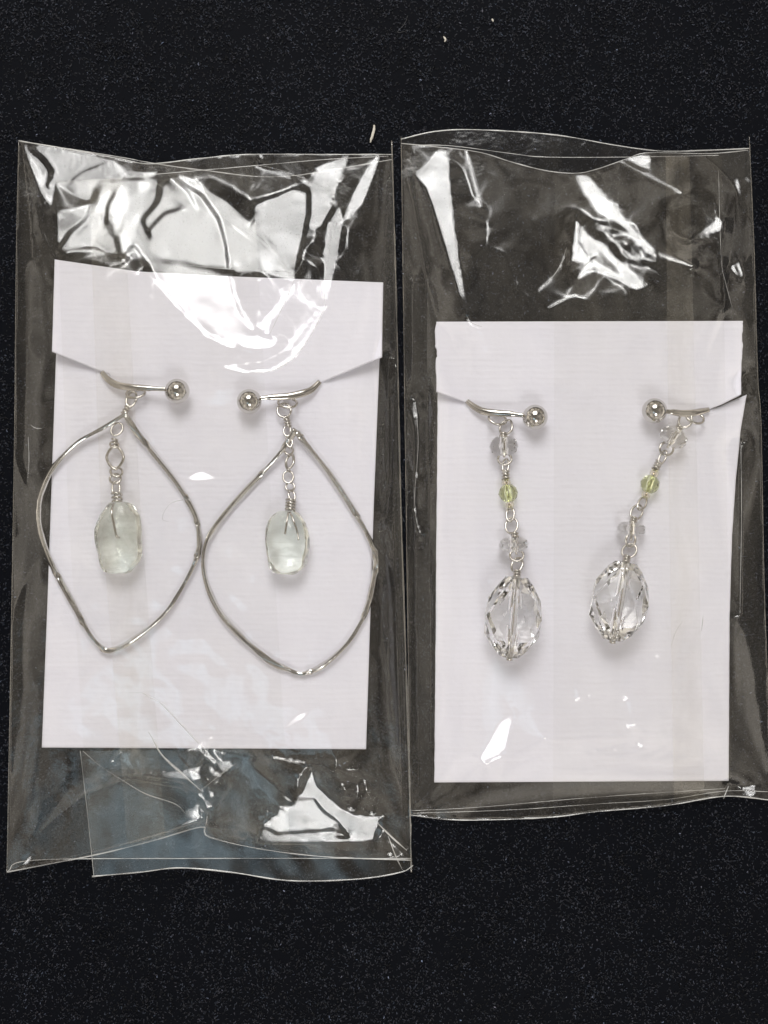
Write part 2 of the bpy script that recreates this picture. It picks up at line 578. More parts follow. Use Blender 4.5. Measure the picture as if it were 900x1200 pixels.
def resize(a, shape):
    y = np.linspace(0, a.shape[0] - 1, shape[0]); x = np.linspace(0, a.shape[1] - 1, shape[1])
    iy = np.minimum(y.astype(int), a.shape[0] - 2); ix = np.minimum(x.astype(int), a.shape[1] - 2)
    ty = (y - iy)[:, None]; tx = (x - ix)[None]
    return (a[iy][:, ix] * (1 - ty) * (1 - tx) + a[iy][:, ix + 1] * (1 - ty) * tx
            + a[iy + 1][:, ix] * ty * (1 - tx) + a[iy + 1][:, ix + 1] * ty * tx)

class Film:
    """front film of a bag: outline in photograph pixels, facets that catch the lamps, creases"""
    def __init__(self, left, right, top, bottom, puff, lit, dark, crease, rough_spots, seed, top_h, bumps):
        self.left, self.right, self.top, self.bottom = left, right, top, bottom
        x0 = min(p[1] for p in left) - 4; x1 = max(p[1] for p in right) + 4
        y0 = min(p[1] for p in top) - 4; y1 = max(p[1] for p in bottom) + 4
        self.box = (x0, y0, x1, y1)
        res = None
        for step in (6.4, 3.2, 1.6):
            nx = int((x1 - x0) / step) + 1; ny = int((y1 - y0) / step) + 1
            xs = np.linspace(x0, x1, nx); ys = np.linspace(y0, y1, ny)
            X, Y = np.meshgrid(xs, ys)
            d = (xs[1] - xs[0]) * S
            dl = (X - pline(left, Y)) * S; dr = (pline(right, Y) - X) * S
            dt = (Y - pline(top, X)) * S; db = (pline(bottom, X) - Y) * S
            de = np.minimum(np.minimum(dl, dr), db)
            prof = lambda q, L: 1 - np.exp(-np.clip(q, 0, None) / L)
            h0 = 1.3 + (puff - 1.3) * prof(dl, 4.0) * prof(dr, 4.0) * prof(db, 6.0) * (top_h + (1 - top_h) * prof(dt, 9.0))
            h0 += 0.35 * vnoise(X / 60, Y / 60, seed) * np.clip(de / 6, 0, 1)
            for bx, by, br, bz in bumps:
                h0 = np.maximum(h0, bz - 0.5 * (np.hypot(X - bx, Y - by) / br) ** 2)
            gyx, gxx = np.gradient(h0, d)
            gX, gY = gxx, gyx                      # raster axes: y downwards
            w = np.ones_like(h0)
            wh = np.full_like(h0, 1 / 36.0)
            edge = (de < 0.25)
            wh[edge] = 400.0; h0[edge] = 1.3
            P = np.stack([(X - 450) * S, (600 - Y) * S, h0], -1)
            Vw = np.array([0, 0, H]) - P
            Vw /= np.linalg.norm(Vw, axis=-1)[..., None]
            def target(lamp, ox=0.0, oy=0.0):
                C, U, Vv, a, b = LAMPS[lamp]
                l = (C + U * a * ox + Vv * b * oy) - P
                l /= np.linalg.norm(l, axis=-1)[..., None]
                n = l + Vw
                return -n[..., 0] / n[..., 2], n[..., 1] / n[..., 2]      # d/dx, d/d(row)
            tgt = {k: target(k) for k in LAMPS}
            jit = 0.055
            nX = vnoise(X / 26, Y / 34, seed + 5) * jit; nY = vnoise(X / 30, Y / 22, seed + 6) * jit
            softm = np.zeros(h0.shape, bool); litm = np.zeros(h0.shape, bool); lampid = np.zeros(h0.shape, int)
            keys = list(LAMPS)
            for poly, lamp, wt, *off in lit:
                m = inside(poly, X, Y)
                tx, ty = target(lamp, *off[0]) if off else tgt[lamp]
                ramp = np.clip(near(list(poly) + [poly[0]], X, Y) / (7.0 if off else 2.2), 0, 1)
                ramp = ramp * ramp * (3 - 2 * ramp)          # the sheet bends into each facet
                gX = np.where(m, gX + (tx + nX - gX) * ramp, gX); gY = np.where(m, gY + (ty + nY - gY) * ramp, gY)
                w[m] = wt
                if off:
                    softm |= m
                    continue
                litm |= m; lampid[m] = keys.index(lamp)
            for line, wid, lamp in crease:
                m = near(line, X, Y) < max(wid * 0.5, step * 0.6)
                gX = np.where(m, tgt[lamp][0], gX); gY = np.where(m, tgt[lamp][1], gY)
                w[m] = 25
                litm |= m; lampid[m] = keys.index(lamp)
            darkm = np.zeros(h0.shape, bool)
            for line, wid, (ox, oy) in dark:
                m = near(line, X, Y) < max(wid * 0.44, step * 0.6)
                gX = np.where(m, gX + ox, gX); gY = np.where(m, gY + oy, gY)
                w[m] = 25
                darkm |= m
            litm &= ~darkm
            for (cx, cy_, r, amp) in rough_spots:
                m = np.hypot(X - cx, Y - cy_) < r
                gX = np.where(m, gX + amp * vnoise(X / 4, Y / 6, seed + 21, 2), gX)
                gY = np.where(m, gY + amp * vnoise(X / 6, Y / 4, seed + 22, 2), gY)
                w[m] = 20
            # fine crinkle over the whole sheet, long ripples along its folded sides
            gX = gX + np.where(litm, 0, 0.17) * vnoise(X / 8, Y / 190, seed + 41) * np.exp(-np.minimum(np.abs(dl), np.abs(dr)) / 5)
            fine = 0.014
            gX = gX + fine * vnoise(X / 13 , Y / 40, seed + 31); gY = gY + fine * vnoise(X / 40, Y / 13, seed + 32)
            h = h0.copy() if res is None else resize(res, h0.shape)
            for rep in range(6 if step < 6 else 1):
                ax = lambda a: 0.5 * (a[:, 1:] + a[:, :-1]); ay = lambda a: 0.5 * (a[1:] + a[:-1])
                h = cg(h, w, ax(w), ay(w), ax(gX), ay(gY), wh, h0, d, 140)
                ry, rx = np.gradient(h, d)
                # facets that should shine but miss get stiffer; film that shines by accident is turned away
                for k in LAMPS:
                    if k == 'blue_glare_panel':
                        continue
                    hit = hit_lamp(P, Vw, rx, -ry, k, 0.95)
                    bad = hit & ~litm & ~softm
                    tx, ty = tgt[k]
                    ex, ey = rx - tx, ry - ty
                    ln = np.hypot(ex, ey) + 1e-6
                    push = 0.25
                    gX = np.where(bad, tx + ex / ln * push, gX); gY = np.where(bad, ty + ey / ln * push, gY)
                    w = np.where(bad, np.maximum(w, 22), w)
                    miss = litm & (lampid == keys.index(k)) & ~hit_lamp(P, Vw, rx, -ry, k, 0.45)
                    w = np.where(miss, np.minimum(w * 2.5, 300), w)
            res = h
        self.h = np.maximum(res, 1.15)
        self.shape = res.shape

    def height(self, px, py):
        x0, y0, x1, y1 = self.box
        u = np.clip((np.asarray(px, float) - x0) / (x1 - x0) * (self.shape[1] - 1), 0, self.shape[1] - 1.001)
        v = np.clip((np.asarray(py, float) - y0) / (y1 - y0) * (self.shape[0] - 1), 0, self.shape[0] - 1.001)
        iu, iv = u.astype(int), v.astype(int); tu, tv = u - iu, v - iv
        h = self.h
        return (h[iv, iu] * (1 - tu) * (1 - tv) + h[iv, iu + 1] * tu * (1 - tv)
                + h[iv + 1, iu] * (1 - tu) * tv + h[iv + 1, iu + 1] * tu * tv)

    def sheet(self, step=1.6):
        x0, y0, x1, y1 = self.box
        nu = int((x1 - x0) / step); nv = int((y1 - y0) / step)
        return patch(self.left, self.right, self.top, self.bottom, nu, nv, self.height)

def patch(left, right, top, bottom, nu, nv, zf):
    """grid over an outline; zf(px, py) -> mm"""
    u = np.linspace(0, 1, nu); v = np.linspace(0, 1, nv)
    U, Vv = np.meshgrid(u, v)
    yl0 = left[0][0]; yl1 = left[-1][0]
    yy = yl0 + (yl1 - yl0) * Vv
    X = pline(left, yy) * (1 - U) + pline(right, yy) * U
    Y = pline(top, X) * (1 - Vv) + pline(bottom, X) * Vv
    X = pline(left, Y) * (1 - U) + pline(right, Y) * U
    Z = zf(X, Y)
    k = S * (H - Z) / H
    V = np.stack([(X - 450) * k, (600 - Y) * k, Z], -1).reshape(-1, 3)
    i = np.arange(nv - 1)[:, None] * nu + np.arange(nu - 1)[None]
    F = np.stack([i, i + nu, i + nu + 1, i + 1], -1).reshape(-1, 4)
    return V, F

def edge_tube(pts, zf, r, parent, name, m, step=5):
    P = catmull(np.array([(x, y, 0) for x, y in pts], float), 6)
    L = max(2, int(np.hypot(*np.diff(P[:, :2], axis=0).T).sum() / step))
    s = np.concatenate([[0], np.cumsum(np.hypot(*np.diff(P[:, :2], axis=0).T))])
    q = np.linspace(0, s[-1], L)
    x = np.interp(q, s, P[:, 0]); y = np.interp(q, s, P[:, 1])
    z = zf(x, y) if callable(zf) else np.full(L, zf)
    pts3 = np.array([W(a, b, c) for a, b, c in zip(x, y, z)])
    sc_ = 1 + 0.45 * vnoise(q / 16, q * 0 + x[0] / 50, 7)
    if name == 'crease_glint':
        sc_ = sc_ * (0.25 + 0.75 * np.sin(math.pi * np.linspace(0.03, 0.97, L)))
    V, F = sweep(pts3, circle(r, 6), scale=sc_)
    return mesh(name, V, F, m, parent)

WIN, LOWER, BLUE = 'window_light', 'added_lower_lamp', 'blue_glare_panel'

# ---- bag with the hoop earrings
A_left = [(165, 22), (300, 19), (500, 17), (750, 13), (1022, 8)]
A_right = [(165, 459), (300, 463), (420, 466), (600, 470), (850, 478), (1022, 482)]
A_top = [(22, 165), (80, 175), (140, 186), (175, 192), (232, 186), (290, 181), (380, 181), (460, 181)]
A_bot = [(8, 1022), (60, 1012), (120, 1000), (180, 985), (237, 969), (243, 980), (300, 994), (380, 1004), (482, 1008)]
A_lit = [
    ([(24, 167), (70, 175), (135, 187), (150, 200), (185, 200), (182, 208), (100, 211), (66, 214), (62, 244), (48, 230), (34, 195)], WIN, 30),
    ([(64, 212), (185, 207), (212, 202), (226, 208), (246, 226), (272, 240), (298, 268), (300, 296), (272, 316), (166, 302), (150, 300), (64, 296), (63, 246), (80, 248), (105, 238)], WIN, 30, (0.30, 0.30)),
    ([(166, 288), (190, 303), (230, 313), (270, 320), (272, 345), (284, 373), (300, 391), (318, 398), (300, 408), (275, 407), (240, 385), (205, 350), (180, 318)], WIN, 30, (0.50, 0.40)),
    ([(300, 240), (345, 222), (362, 228), (372, 195), (410, 181), (396, 214), (386, 245), (376, 266), (362, 268), (352, 300), (338, 322), (318, 284), (300, 268)], WIN, 30),
    ([(298, 262), (345, 318), (344, 330), (298, 317), (276, 320), (270, 300)], WIN, 15),
    ([(443, 183), (447, 183), (426, 240), (408, 257), (402, 256), (414, 226), (430, 196)], WIN, 60),
    ([(349, 326), (300, 383), (308, 390), (328, 366), (343, 345)], WIN, 40),
    ([(398, 240), (402, 256), (393, 310), (383, 356), (378, 350), (381, 290), (388, 256)], WIN, 40),
    ([(282, 398), (300, 393), (326, 400), (318, 408), (300, 411), (284, 408)], WIN, 60),
    ([(279, 409), (264, 428), (250, 456), (259, 456), (267, 432), (296, 416)], WIN, 20, (0.4, 0.3)),
    ([(172, 343), (183, 345), (181, 378)], WIN, 12, (0.4, 0.4)),
    ([(212, 563), (224, 553), (236, 548), (248, 555), (262, 562), (244, 564), (228, 567)], WIN, 20, (0.1, -0.1)),
    ([(325, 858), (345, 835), (372, 825), (358, 845), (338, 856)], LOWER, 40, (0.0, 0.0)),
    ([(366, 903), (371, 922), (396, 945), (416, 955), (446, 957), (437, 984), (425, 988), (300, 990), (310, 965), (335, 945), (356, 928)], LOWER, 60),
    ([(155, 908), (200, 907), (250, 895), (295, 886), (265, 905), (230, 915), (190, 912)], LOWER, 50),
    ([(230, 928), (252, 925), (243, 955)], LOWER, 60),
    ([(14, 1018), (40, 985), (70, 955), (100, 932), (150, 914), (150, 912), (230, 928), (236, 962), (180, 980), (120, 996)], BLUE, 15),
    ([(255, 880), (280, 884), (350, 945), (330, 948)], BLUE, 15),
    ([(22, 1016), (34, 1003), (44, 999), (31, 1014)], LOWER, 60),
    ([(466, 430), (468, 600), (474, 850), (478, 960), (473, 960), (467, 800), (461, 600), (461, 470)], LOWER, 3),
]
A_dark = [
    ([(36, 174), (52, 188), (60, 200), (57, 218)], 9, (-0.12, 0.22)),
    ([(30, 186), (38, 215), (50, 236), (64, 246), (84, 245), (105, 236)], 3.5, (0.0, 0.3)),
    ([(85, 210), (100, 200), (125, 190)], 3, (0.0, 0.25)),
    ([(68, 292), (82, 272), (100, 258)], 6, (0.2, 0.2)),
    ([(114, 222), (110, 236), (105, 250)], 10, (0.12, 0.16)),
    ([(135, 226), (126, 240), (125, 256)], 4, (0.3, 0.1)),
    ([(122, 262), (136, 276), (142, 300)], 8, (0.2, 0.2)),
    ([(76, 294), (110, 290), (128, 299), (146, 300), (156, 286)], 5, (0.0, 0.32)),
    ([(200, 205), (188, 214), (185, 236), (166, 258), (176, 276)], 6, (0.28, 0.12)),
    ([(176, 268), (192, 250), (212, 244)], 5, (0.1, 0.3)),
    ([(200, 208), (222, 226), (228, 240)], 4, (-0.2, 0.25)),
    ([(200, 204), (238, 230), (256, 256), (264, 285), (268, 320), (273, 345), (283, 370), (302, 391)], 6, (-0.32, 0.12)),
    ([(160, 290), (184, 328), (214, 363), (244, 393), (275, 407)], 5, (-0.25, 0.25)),
    ([(310, 190), (345, 208), (362, 224), (362, 250), (352, 296), (347, 318)], 7, (0.3, 0.1)),
    ([(320, 950), (352, 936), (368, 936), (378, 950), (396, 962), (408, 980)], 2.5, (0.2, -0.3)),
    ([(394, 972), (404, 978)], 14, (0.2, -0.25)),
    ([(308, 968), (325, 977), (390, 972)], 3, (0.0, -0.3)),
]
A_crease = [
    ([(320, 887), (358, 894)], 3, LOWER),
    ([(382, 358), (345, 418), (318, 434), (290, 436), (265, 430)], 4, WIN),
    ([(376, 360), (338, 408), (308, 424), (272, 428)], 2, WIN),
    ([(345, 325), (318, 370), (312, 392)], 2, WIN),
    ([(350, 330), (352, 350), (376, 362)], 2, WIN),
    ([(165, 205), (215, 236), (270, 262), (345, 326)], 2.5, WIN),
    ([(385, 260), (380, 300), (380, 350)], 2, WIN),
    ([(300, 195), (360, 215), (395, 240)], 2.5, WIN),
    ([(28, 180), (36, 240), (40, 300)], 2, WIN),
    ([(44, 240), (50, 270), (64, 300)], 2, WIN),
    ([(458, 420), (457, 560), (452, 604)], 1.6, WIN),
]
A_rough = [(244, 920, 24, 0.18), (150, 895, 14, 0.2), (460, 470, 8, 0.2), (38, 545, 9, 0.16), (130, 262, 16, 0.08)]
A_bumps = [(140, 630, 44, 7.6), (336, 636, 44, 7.6), (207, 458, 26, 6.9), (292, 470, 26, 6.9)]
FILM_A = Film(A_left, A_right, A_top, A_bot, 7.2, A_lit, A_dark, A_crease, A_rough, 3, 0.25, A_bumps)

# ---- bag with the bead drops
B_left = [(160, 470), (300, 472), (600, 476), (950, 481), (965, 482)]
B_right = [(160, 878), (300, 884), (440, 888), (500, 892), (700, 896), (937, 905), (965, 906)]
B_top = [(470, 168), (500, 171), (560, 178), (600, 190), (640, 200), (675, 203), (700, 198), (735, 186), (760, 179), (830, 180), (905, 175)]
B_bot = [(480, 955), (540, 961), (640, 958), (700, 951), (780, 944), (850, 933), (906, 938)]
B_lit = [
    ([(513, 174), (525, 175), (527, 215), (533, 270), (541, 320), (548, 374), (540, 350), (520, 285), (508, 245), (498, 220), (483, 204), (500, 190)], WIN, 60),
    ([(478, 171), (486, 176), (495, 196), (488, 188)], WIN, 30),
    ([(672, 203), (690, 203), (715, 235), (745, 270), (772, 298), (760, 293), (725, 262), (700, 250), (685, 230)], WIN, 60),
    ([(674, 257), (690, 275), (720, 300), (750, 325), (762, 335), (745, 340), (715, 325), (690, 310), (669, 305)], WIN, 60),
    ([(690, 297), (675, 328), (695, 315), (712, 290), (700, 280)], WIN, 60),
    ([(805, 281), (842, 255), (848, 258), (848, 271), (812, 280)], WIN, 60),
    ([(840, 183), (866, 180), (866, 205), (870, 235), (885, 262), (875, 250), (858, 215)], WIN, 40),
    ([(852, 313), (867, 306), (873, 325), (862, 322)], WIN, 60),
    ([(726, 182), (764, 180), (760, 200), (748, 196)], WIN, 10),
    ([(562, 888), (570, 896), (592, 880), (602, 840), (600, 830), (584, 846)], LOWER, 40, (0.0, 0.0)),
    ([(562, 680), (570, 682), (580, 694), (581, 706), (570, 698)], WIN, 10, (-0.5, 0.5)),
    ([(680, 650), (690, 656), (699, 668), (696, 678), (686, 668)], WIN, 10, (-0.5, 0.5)),
    ([(863, 925), (885, 920), (887, 931), (870, 935)], LOWER, 60),
    ([(484, 330), (498, 330), (502, 600), (505, 940), (492, 940), (486, 600)], BLUE, 4),
]
B_dark = [
    ([(680, 264), (678, 284), (692, 300), (712, 312)], 5, (0.25, 0.2)),
    ([(705, 300), (722, 318)], 6, (0.2, 0.2)),
    ([(684, 312), (698, 300)], 2, (0.25, 0.2)),
    ([(740, 335), (756, 333), (745, 324)], 2.5, (0.2, 0.25)),
    ([(862, 312), (866, 320)], 3, (0.3, 0.2)),
    ([(857, 185), (862, 215)], 3, (0.3, 0.1)),
]
B_crease = [
    ([(772, 298), (812, 312)], 2.2, WIN), ([(540, 156), (550, 190), (563, 242)], 3, WIN),
    ([(548, 374), (552, 382), (565, 386)], 1.6, WIN),
    ([(632, 340), (655, 318), (662, 300)], 1.6, WIN), ([(642, 360), (675, 345)], 1.6, WIN),
    ([(698, 262), (730, 272), (768, 300)], 2, WIN), ([(700, 266), (735, 296), (768, 307)], 1.6, WIN),
    ([(848, 936), (854, 921)], 2, LOWER), ([(838, 240), (845, 320), (848, 360)], 1.6, WIN),
    ([(712, 182), (760, 206), (800, 226)], 1.6, WIN),
    ([(487, 470), (489, 520), (486, 600), (492, 625)], 1.6, WIN),
    ([(868, 520), (868, 720)], 1.2, WIN),
]
B_rough = [(880, 450, 12, 0.6), (745, 300, 16, 0.12), (800, 790, 16, 0.12), (806, 260, 20, 0.12), (862, 935, 14, 0.15)]
B_bumps = [(601, 715, 130, 10.4), (725, 700, 130, 10.4), (627, 489, 26, 6.9), (767, 481, 26, 6.9)]
FILM_B = Film(B_left, B_right, B_top, B_bot, 8.8, B_lit, B_dark, B_crease, B_rough, 8, 0.22, B_bumps)

def flat_wave(z, amp, seed, sx=30, sy=60):
    return lambda X, Y: z + amp * vnoise(np.asarray(X) / sx, np.asarray(Y) / sy, seed, 2)

def bag_common(root, film, back, seam, panels):
    V, F = film.sheet(1.6)
    mesh('front_film', V, F, M_FRONT, root)
    l, r, t, b, seed = back
    V, F = patch(l, r, t, b, 120, 220, flat_wave(1.06, 0.10, seed))
    mesh('back_film', V, F, M_BACK, root)
    for (l, r, t, b, m, nm, off) in panels:
        V, F = patch(l, r, t, b, 60, 260, lambda X, Y: film.height(X, Y) + off)
        mesh(nm, V, F, m, root)

# bag A
bagA = thing('plastic_bag', 'clear crinkled cellophane bag on the left, holding the card with silver hoop earrings', 'bag', (*W(245, 600, 0)[:2], 0), 'clear cellophane bags')
A_backtop = [(22, 165), (140, 184), (178, 191), (235, 199), (330, 207), (459, 187)]
A_backbot = [(8, 1022), (40, 1008), (240, 1006), (482, 1006)]
bag_common(bagA, FILM_A, (A_left, A_right, A_backtop, A_backbot, 41), None, [
    ([(205, 65), (600, 80), (985, 105)], [(190, 296), (600, 318), (1000, 341)], [(60, 213), (140, 209), (185, 204), (300, 194)], [(90, 1003), (237, 970), (243, 982), (345, 999)], M_PANEL, 'overlap_panel', 0.10),
    ([(205, 104), (600, 118), (985, 149)], [(205, 143), (600, 165), (985, 194)], [(100, 211), (200, 205)], [(100, 1003), (200, 979)], M_SEAM, 'seam_strip', 0.20),
])
# flap folded under, sticking out below
fl_l = [(876, 94), (950, 102), (1030, 110)]
fl_r = [(876, 470), (950, 478), (1030, 484)]
fl_t = [(94, 880), (470, 876)]
fl_b = [(108, 1027), (165, 1022), (210, 1017), (270, 1022), (340, 1032), (420, 1030), (470, 1022), (484, 1014)]
def flapz(X, Y):
    return 1.45 + 0.03 * np.clip((np.asarray(Y) - 900) / 10, 0, 14) + 0.10 * vnoise(np.asarray(X) / 45, np.asarray(Y) / 50, 77, 2)
V, F = patch(fl_l, fl_r, fl_t, fl_b, 150, 70, flapz)
flap = mesh('adhesive_flap', V, F, M_FLAP, bagA)
edge_tube(fl_b, flapz, 0.10, bagA, 'film_edge', M_EDGE)
edge_tube([(94, 880), (102, 950), (110, 1027)], flapz, 0.03, bagA, 'film_edge', M_EDGE)
fa = lambda x, y: FILM_A.height(x, y) + 0.02
edge_tube(A_top, fa, 0.09, bagA, 'film_edge', M_EDGE)
edge_tube(A_backtop, 1.5, 0.07, bagA, 'film_edge', M_EDGE)
edge_tube(A_bot, fa, 0.09, bagA, 'film_edge', M_EDGE)
edge_tube(A_backbot, 1.35, 0.06, bagA, 'film_edge', M_EDGE)
edge_tube([(65, 213), (140, 209), (185, 204), (300, 194), (380, 187), (455, 183)], fa, 0.06, bagA, 'film_edge', M_EDGE)
for fold, rad in (([(97, 880), (118, 898), (140, 912), (170, 930), (205, 942), (218, 954)], 0.06), ([(174, 858), (178, 864), (190, 885), (215, 908), (236, 927)], 0.17),
                  ([(150, 812), (166, 812), (175, 817), (184, 821), (190, 825), (228, 866), (258, 897)], 0.09), ([(442, 964), (458, 980), (476, 996)], 0.14),
                  ([(455, 980), (464, 1004), (472, 1020)], 0.09), ([(320, 887), (340, 892), (358, 894)], 0.10), ([(237, 925), (258, 908), (276, 895)], 0.06),
                  ([(243, 956), (241, 970)], 0.08), ([(33, 512), (34, 540), (32, 565)], 0.04), ([(36, 498), (42, 502), (49, 502)], 0.05),
                  ([(345, 326), (300, 280), (262, 256), (215, 234), (170, 206)], 0.05), ([(346, 326), (312, 284), (268, 250)], 0.05), ([(345, 328), (332, 358), (316, 392)], 0.05),
                  ([(382, 357), (366, 390), (345, 418), (320, 434), (292, 436)], 0.07), ([(380, 356), (384, 300), (396, 256)], 0.06), ([(345, 318), (300, 317), (232, 312), (190, 303), (160, 272)], 0.06),
                  ([(396, 240), (380, 220), (330, 200), (300, 193)], 0.05), ([(203, 612), (190, 608), (200, 590), (225, 584)], 0.03)):
    edge_tube(fold, fa, rad, bagA, 'crease_glint', M_EDGE, 3)  # thin white tubes paint the bright glint along each crease
edge_tube([(v, y) for y, v in A_left], 1.3, 0.05, bagA, 'side_fold', M_FOLD)
edge_tube([(v, y) for y, v in A_right], 1.3, 0.13, bagA, 'side_fold', M_FOLD)

# bag B
bagB = thing('plastic_bag', 'clear smoother cellophane bag on the right, holding the card with crystal drop earrings', 'bag', (*W(685, 560, 0)[:2], 0), 'clear cellophane bags')
B_backtop = [(470, 163), (510, 154), (560, 152), (650, 158), (720, 170), (775, 177), (830, 176), (905, 174)]
bag_common(bagB, FILM_B, (B_left, B_right, B_backtop, B_bot, 51), None, [
    ([(185, 650), (600, 649), (960, 648)], [(185, 846), (600, 852), (960, 858)], [(640, 205), (675, 206), (700, 201), (735, 189), (760, 182), (860, 183)], [(640, 955), (700, 948), (780, 941), (860, 932)], M_PANEL, 'overlap_panel', 0.10),
    ([(185, 780), (600, 784), (960, 790)], [(185, 808), (600, 818), (960, 826)], [(770, 183), (830, 184)], [(770, 942), (830, 934)], M_SEAM, 'seam_strip', 0.20),
])
fb = lambda x, y: FILM_B.height(x, y) + 0.02
edge_tube(B_top[:-1] + [(877, 176)], fb, 0.07, bagB, 'film_edge', M_EDGE)
edge_tube(B_backtop[:-1] + [(878, 174)], 1.5, 0.09, bagB, 'film_edge', M_EDGE)
edge_tube([(488, 170), (530, 171), (600, 180), (640, 184), (740, 184), (842, 182)], 1.7, 0.05, bagB, 'film_edge', M_EDGE)
edge_tube(B_bot, fb, 0.10, bagB, 'film_edge', M_EDGE)
edge_tube([(484, 953), (600, 949), (700, 942), (780, 937), (850, 927), (905, 928)], 1.6, 0.05, bagB, 'film_edge', M_EDGE)
edge_tube([(482, 950), (560, 946), (700, 934), (850, 924)], 1.6, 0.04, bagB, 'film_edge', M_EDGE)
edge_tube([(v, y) for y, v in B_left], 1.3, 0.06, bagB, 'side_fold', M_FOLD)
edge_tube([(v, y) for y, v in B_right], 1.3, 0.06, bagB, 'side_fold', M_FOLD)
for fold, rad in (([(771, 297), (790, 306), (812, 311)], 0.08), ([(547, 370), (552, 378), (565, 383)], 0.06), ([(632, 340), (648, 324), (658, 308), (664, 290)], 0.05),
                  ([(642, 360), (660, 352), (676, 344)], 0.06), ([(487, 470), (490, 520), (486, 580), (488, 610), (493, 626)], 0.05), ([(868, 515), (869, 600), (867, 720)], 0.035),
                  ([(848, 936), (850, 930), (854, 921)], 0.09), ([(842, 200), (845, 300), (850, 330), (858, 360)], 0.04), ([(786, 758), (792, 740), (800, 728)], 0.04), ([(824, 722), (822, 740)], 0.05)):
    edge_tube(fold, fb, rad, bagB, 'crease_glint', M_EDGE, 3)

# ------------------------------------------------------------------ paper cards with two cut slits
def card(label, top, bottom, upL, upR, loL, loR, slit, xs1, xs2, gapL, gapR, liftL, liftR, group, base, seed, torn):
    n = 140
    top_y = lambda x: pline(top, x)
    parts_v, parts_f = [], []
    u = np.linspace(0, 1, n)
    rows_u, rows_l = 60, 200
    ti = np.linspace(0, 1, rows_u); tj = np.linspace(0, 1, rows_l)
    def build(tt, upper):
        X = np.zeros((len(tt), n)); Y = np.zeros_like(X); Z = np.zeros_like(X)
        for k, t in enumerate(tt):
            L, R = (upL, upR) if upper else (loL, loR)
            ys0, ye0 = (L[0][0], L[-1][0]); ys1, ye1 = (R[0][0], R[-1][0])
            xl = pline(L, ys0 + (ye0 - ys0) * t); xr = pline(R, ys1 + (ye1 - ys1) * t)
            x = xl + (xr - xl) * u
            if torn:
                yy = ys0 + (ye0 - ys0) * t
                edge_l = np.exp(-u / 0.006) * 2.4 * vnoise(np.array([yy / 9.0]), np.array([0.3]), seed, 5)[0]
                edge_r = np.exp(-(1 - u) / 0.006) * 1.6 * vnoise(np.array([yy / 9.0]), np.array([7.3]), seed, 5)[0]
                on = (1.0 if t < 0.5 else 0.3) if upper else 0.1
                x = x + on * (edge_l + edge_r)
            ysl = pline(slit, x)
            wl = np.clip((xs1 - x) / (xs1 - xl + 1e-6), 0, 1); wr = np.clip((x - xs2) / (xr - xs2 + 1e-6), 0, 1)
            if upper:
                y = top_y(x) * (1 - t) + ysl * t
                dist = (1 - t) * 5.0
                z = (liftL * wl ** 1.1 + liftR * wr ** 1.1) * np.exp(-dist / 3.5)
            else:
                ys_ = ysl + gapL * wl + gapR * wr
                y = ys_ * (1 - t) + pline(bottom, x) * t
                z = -0.38 * (np.clip(wl * 5, 0, 1) + np.clip(wr * 5, 0, 1)) * np.exp(-t * 12)
            X[k], Y[k], Z[k] = x, y, z
        Z = Z + 1.95 + 0.30 * vnoise(X / 150, Y / 130, seed, 2)
        kk = S * (H - Z) / H
        V = np.stack([(X - 450) * kk, (600 - Y) * kk, Z], -1).reshape(-1, 3)
        m = len(tt)
        i = np.arange(m - 1)[:, None] * n + np.arange(n - 1)[None]
        F = np.stack([i, i + n, i + n + 1, i + 1], -1).reshape(-1, 4)
        return V, F.tolist(), X
    Vu, Fu, Xu = build(ti, True)
    Vl, Fl, Xl = build(tj, False)
    off = len(Vu)
    last = (rows_u - 1) * n
    remap = {}
    for c in range(n):                       # the uncut middle of the slit line is shared
        x = Xu[-1, c]
        if xs1 <= x <= xs2:
            Vl[c] = Vu[last + c]
            remap[off + c] = last + c
    F = Fu + [tuple(remap.get(i + off, i + off) for i in f) for f in Fl]
    V = np.concatenate([Vu, Vl])
    o = mesh('paper_card', V, F, M_PAPER, None, True, Vector(base) * MM)
    sol = o.modifiers.new('thickness', 'SOLIDIFY')
    sol.thickness = 0.00036; sol.offset = -1.0
    o['label'] = label; o['category'] = 'card'; o['group'] = group
    return o

card('white ribbed paper card in the left bag, its slits holding the two silver hoop earrings',
     [(55, 303), (64, 304), (160, 318), (250, 323), (450, 331)], [(40, 876), (430, 878)],
     [(303, 64), (412, 61)], [(331, 449), (418, 447)],
     [(417, 66), (700, 56), (876, 49)], [(425, 445), (600, 438), (878, 429)],
     [(55, 410), (62, 412), (125, 438), (190, 456), (265, 464), (337, 462), (374, 449), (447, 418), (455, 414)],
     126, 372, -7, -7, 2.0, 2.4, 'white earring cards', W(250, 600, 1.5), 61, False)
card('white ribbed paper card in the right bag, its slits holding the two crystal drop earrings',
     [(505, 377), (872, 376)], [(500, 917), (860, 915)],
     [(377, 510), (459, 512)], [(376, 871), (461, 868)],
     [(459, 513), (917, 509)], [(462, 875), (500, 868), (560, 862), (620, 858), (720, 855), (915, 854)],
     [(505, 457), (513, 459), (550, 473), (610, 487), (690, 492), (770, 487), (825, 482), (845, 474), (870, 461), (880, 456)],
     551, 826, -6, 4.0, 1.6, 1.4, 'white earring cards', W(683, 645, 1.5), 67, True)

# ------------------------------------------------------------------ earrings
CARD = 2.0
def path3(pts):
    return np.array([W(*p) for p in pts])

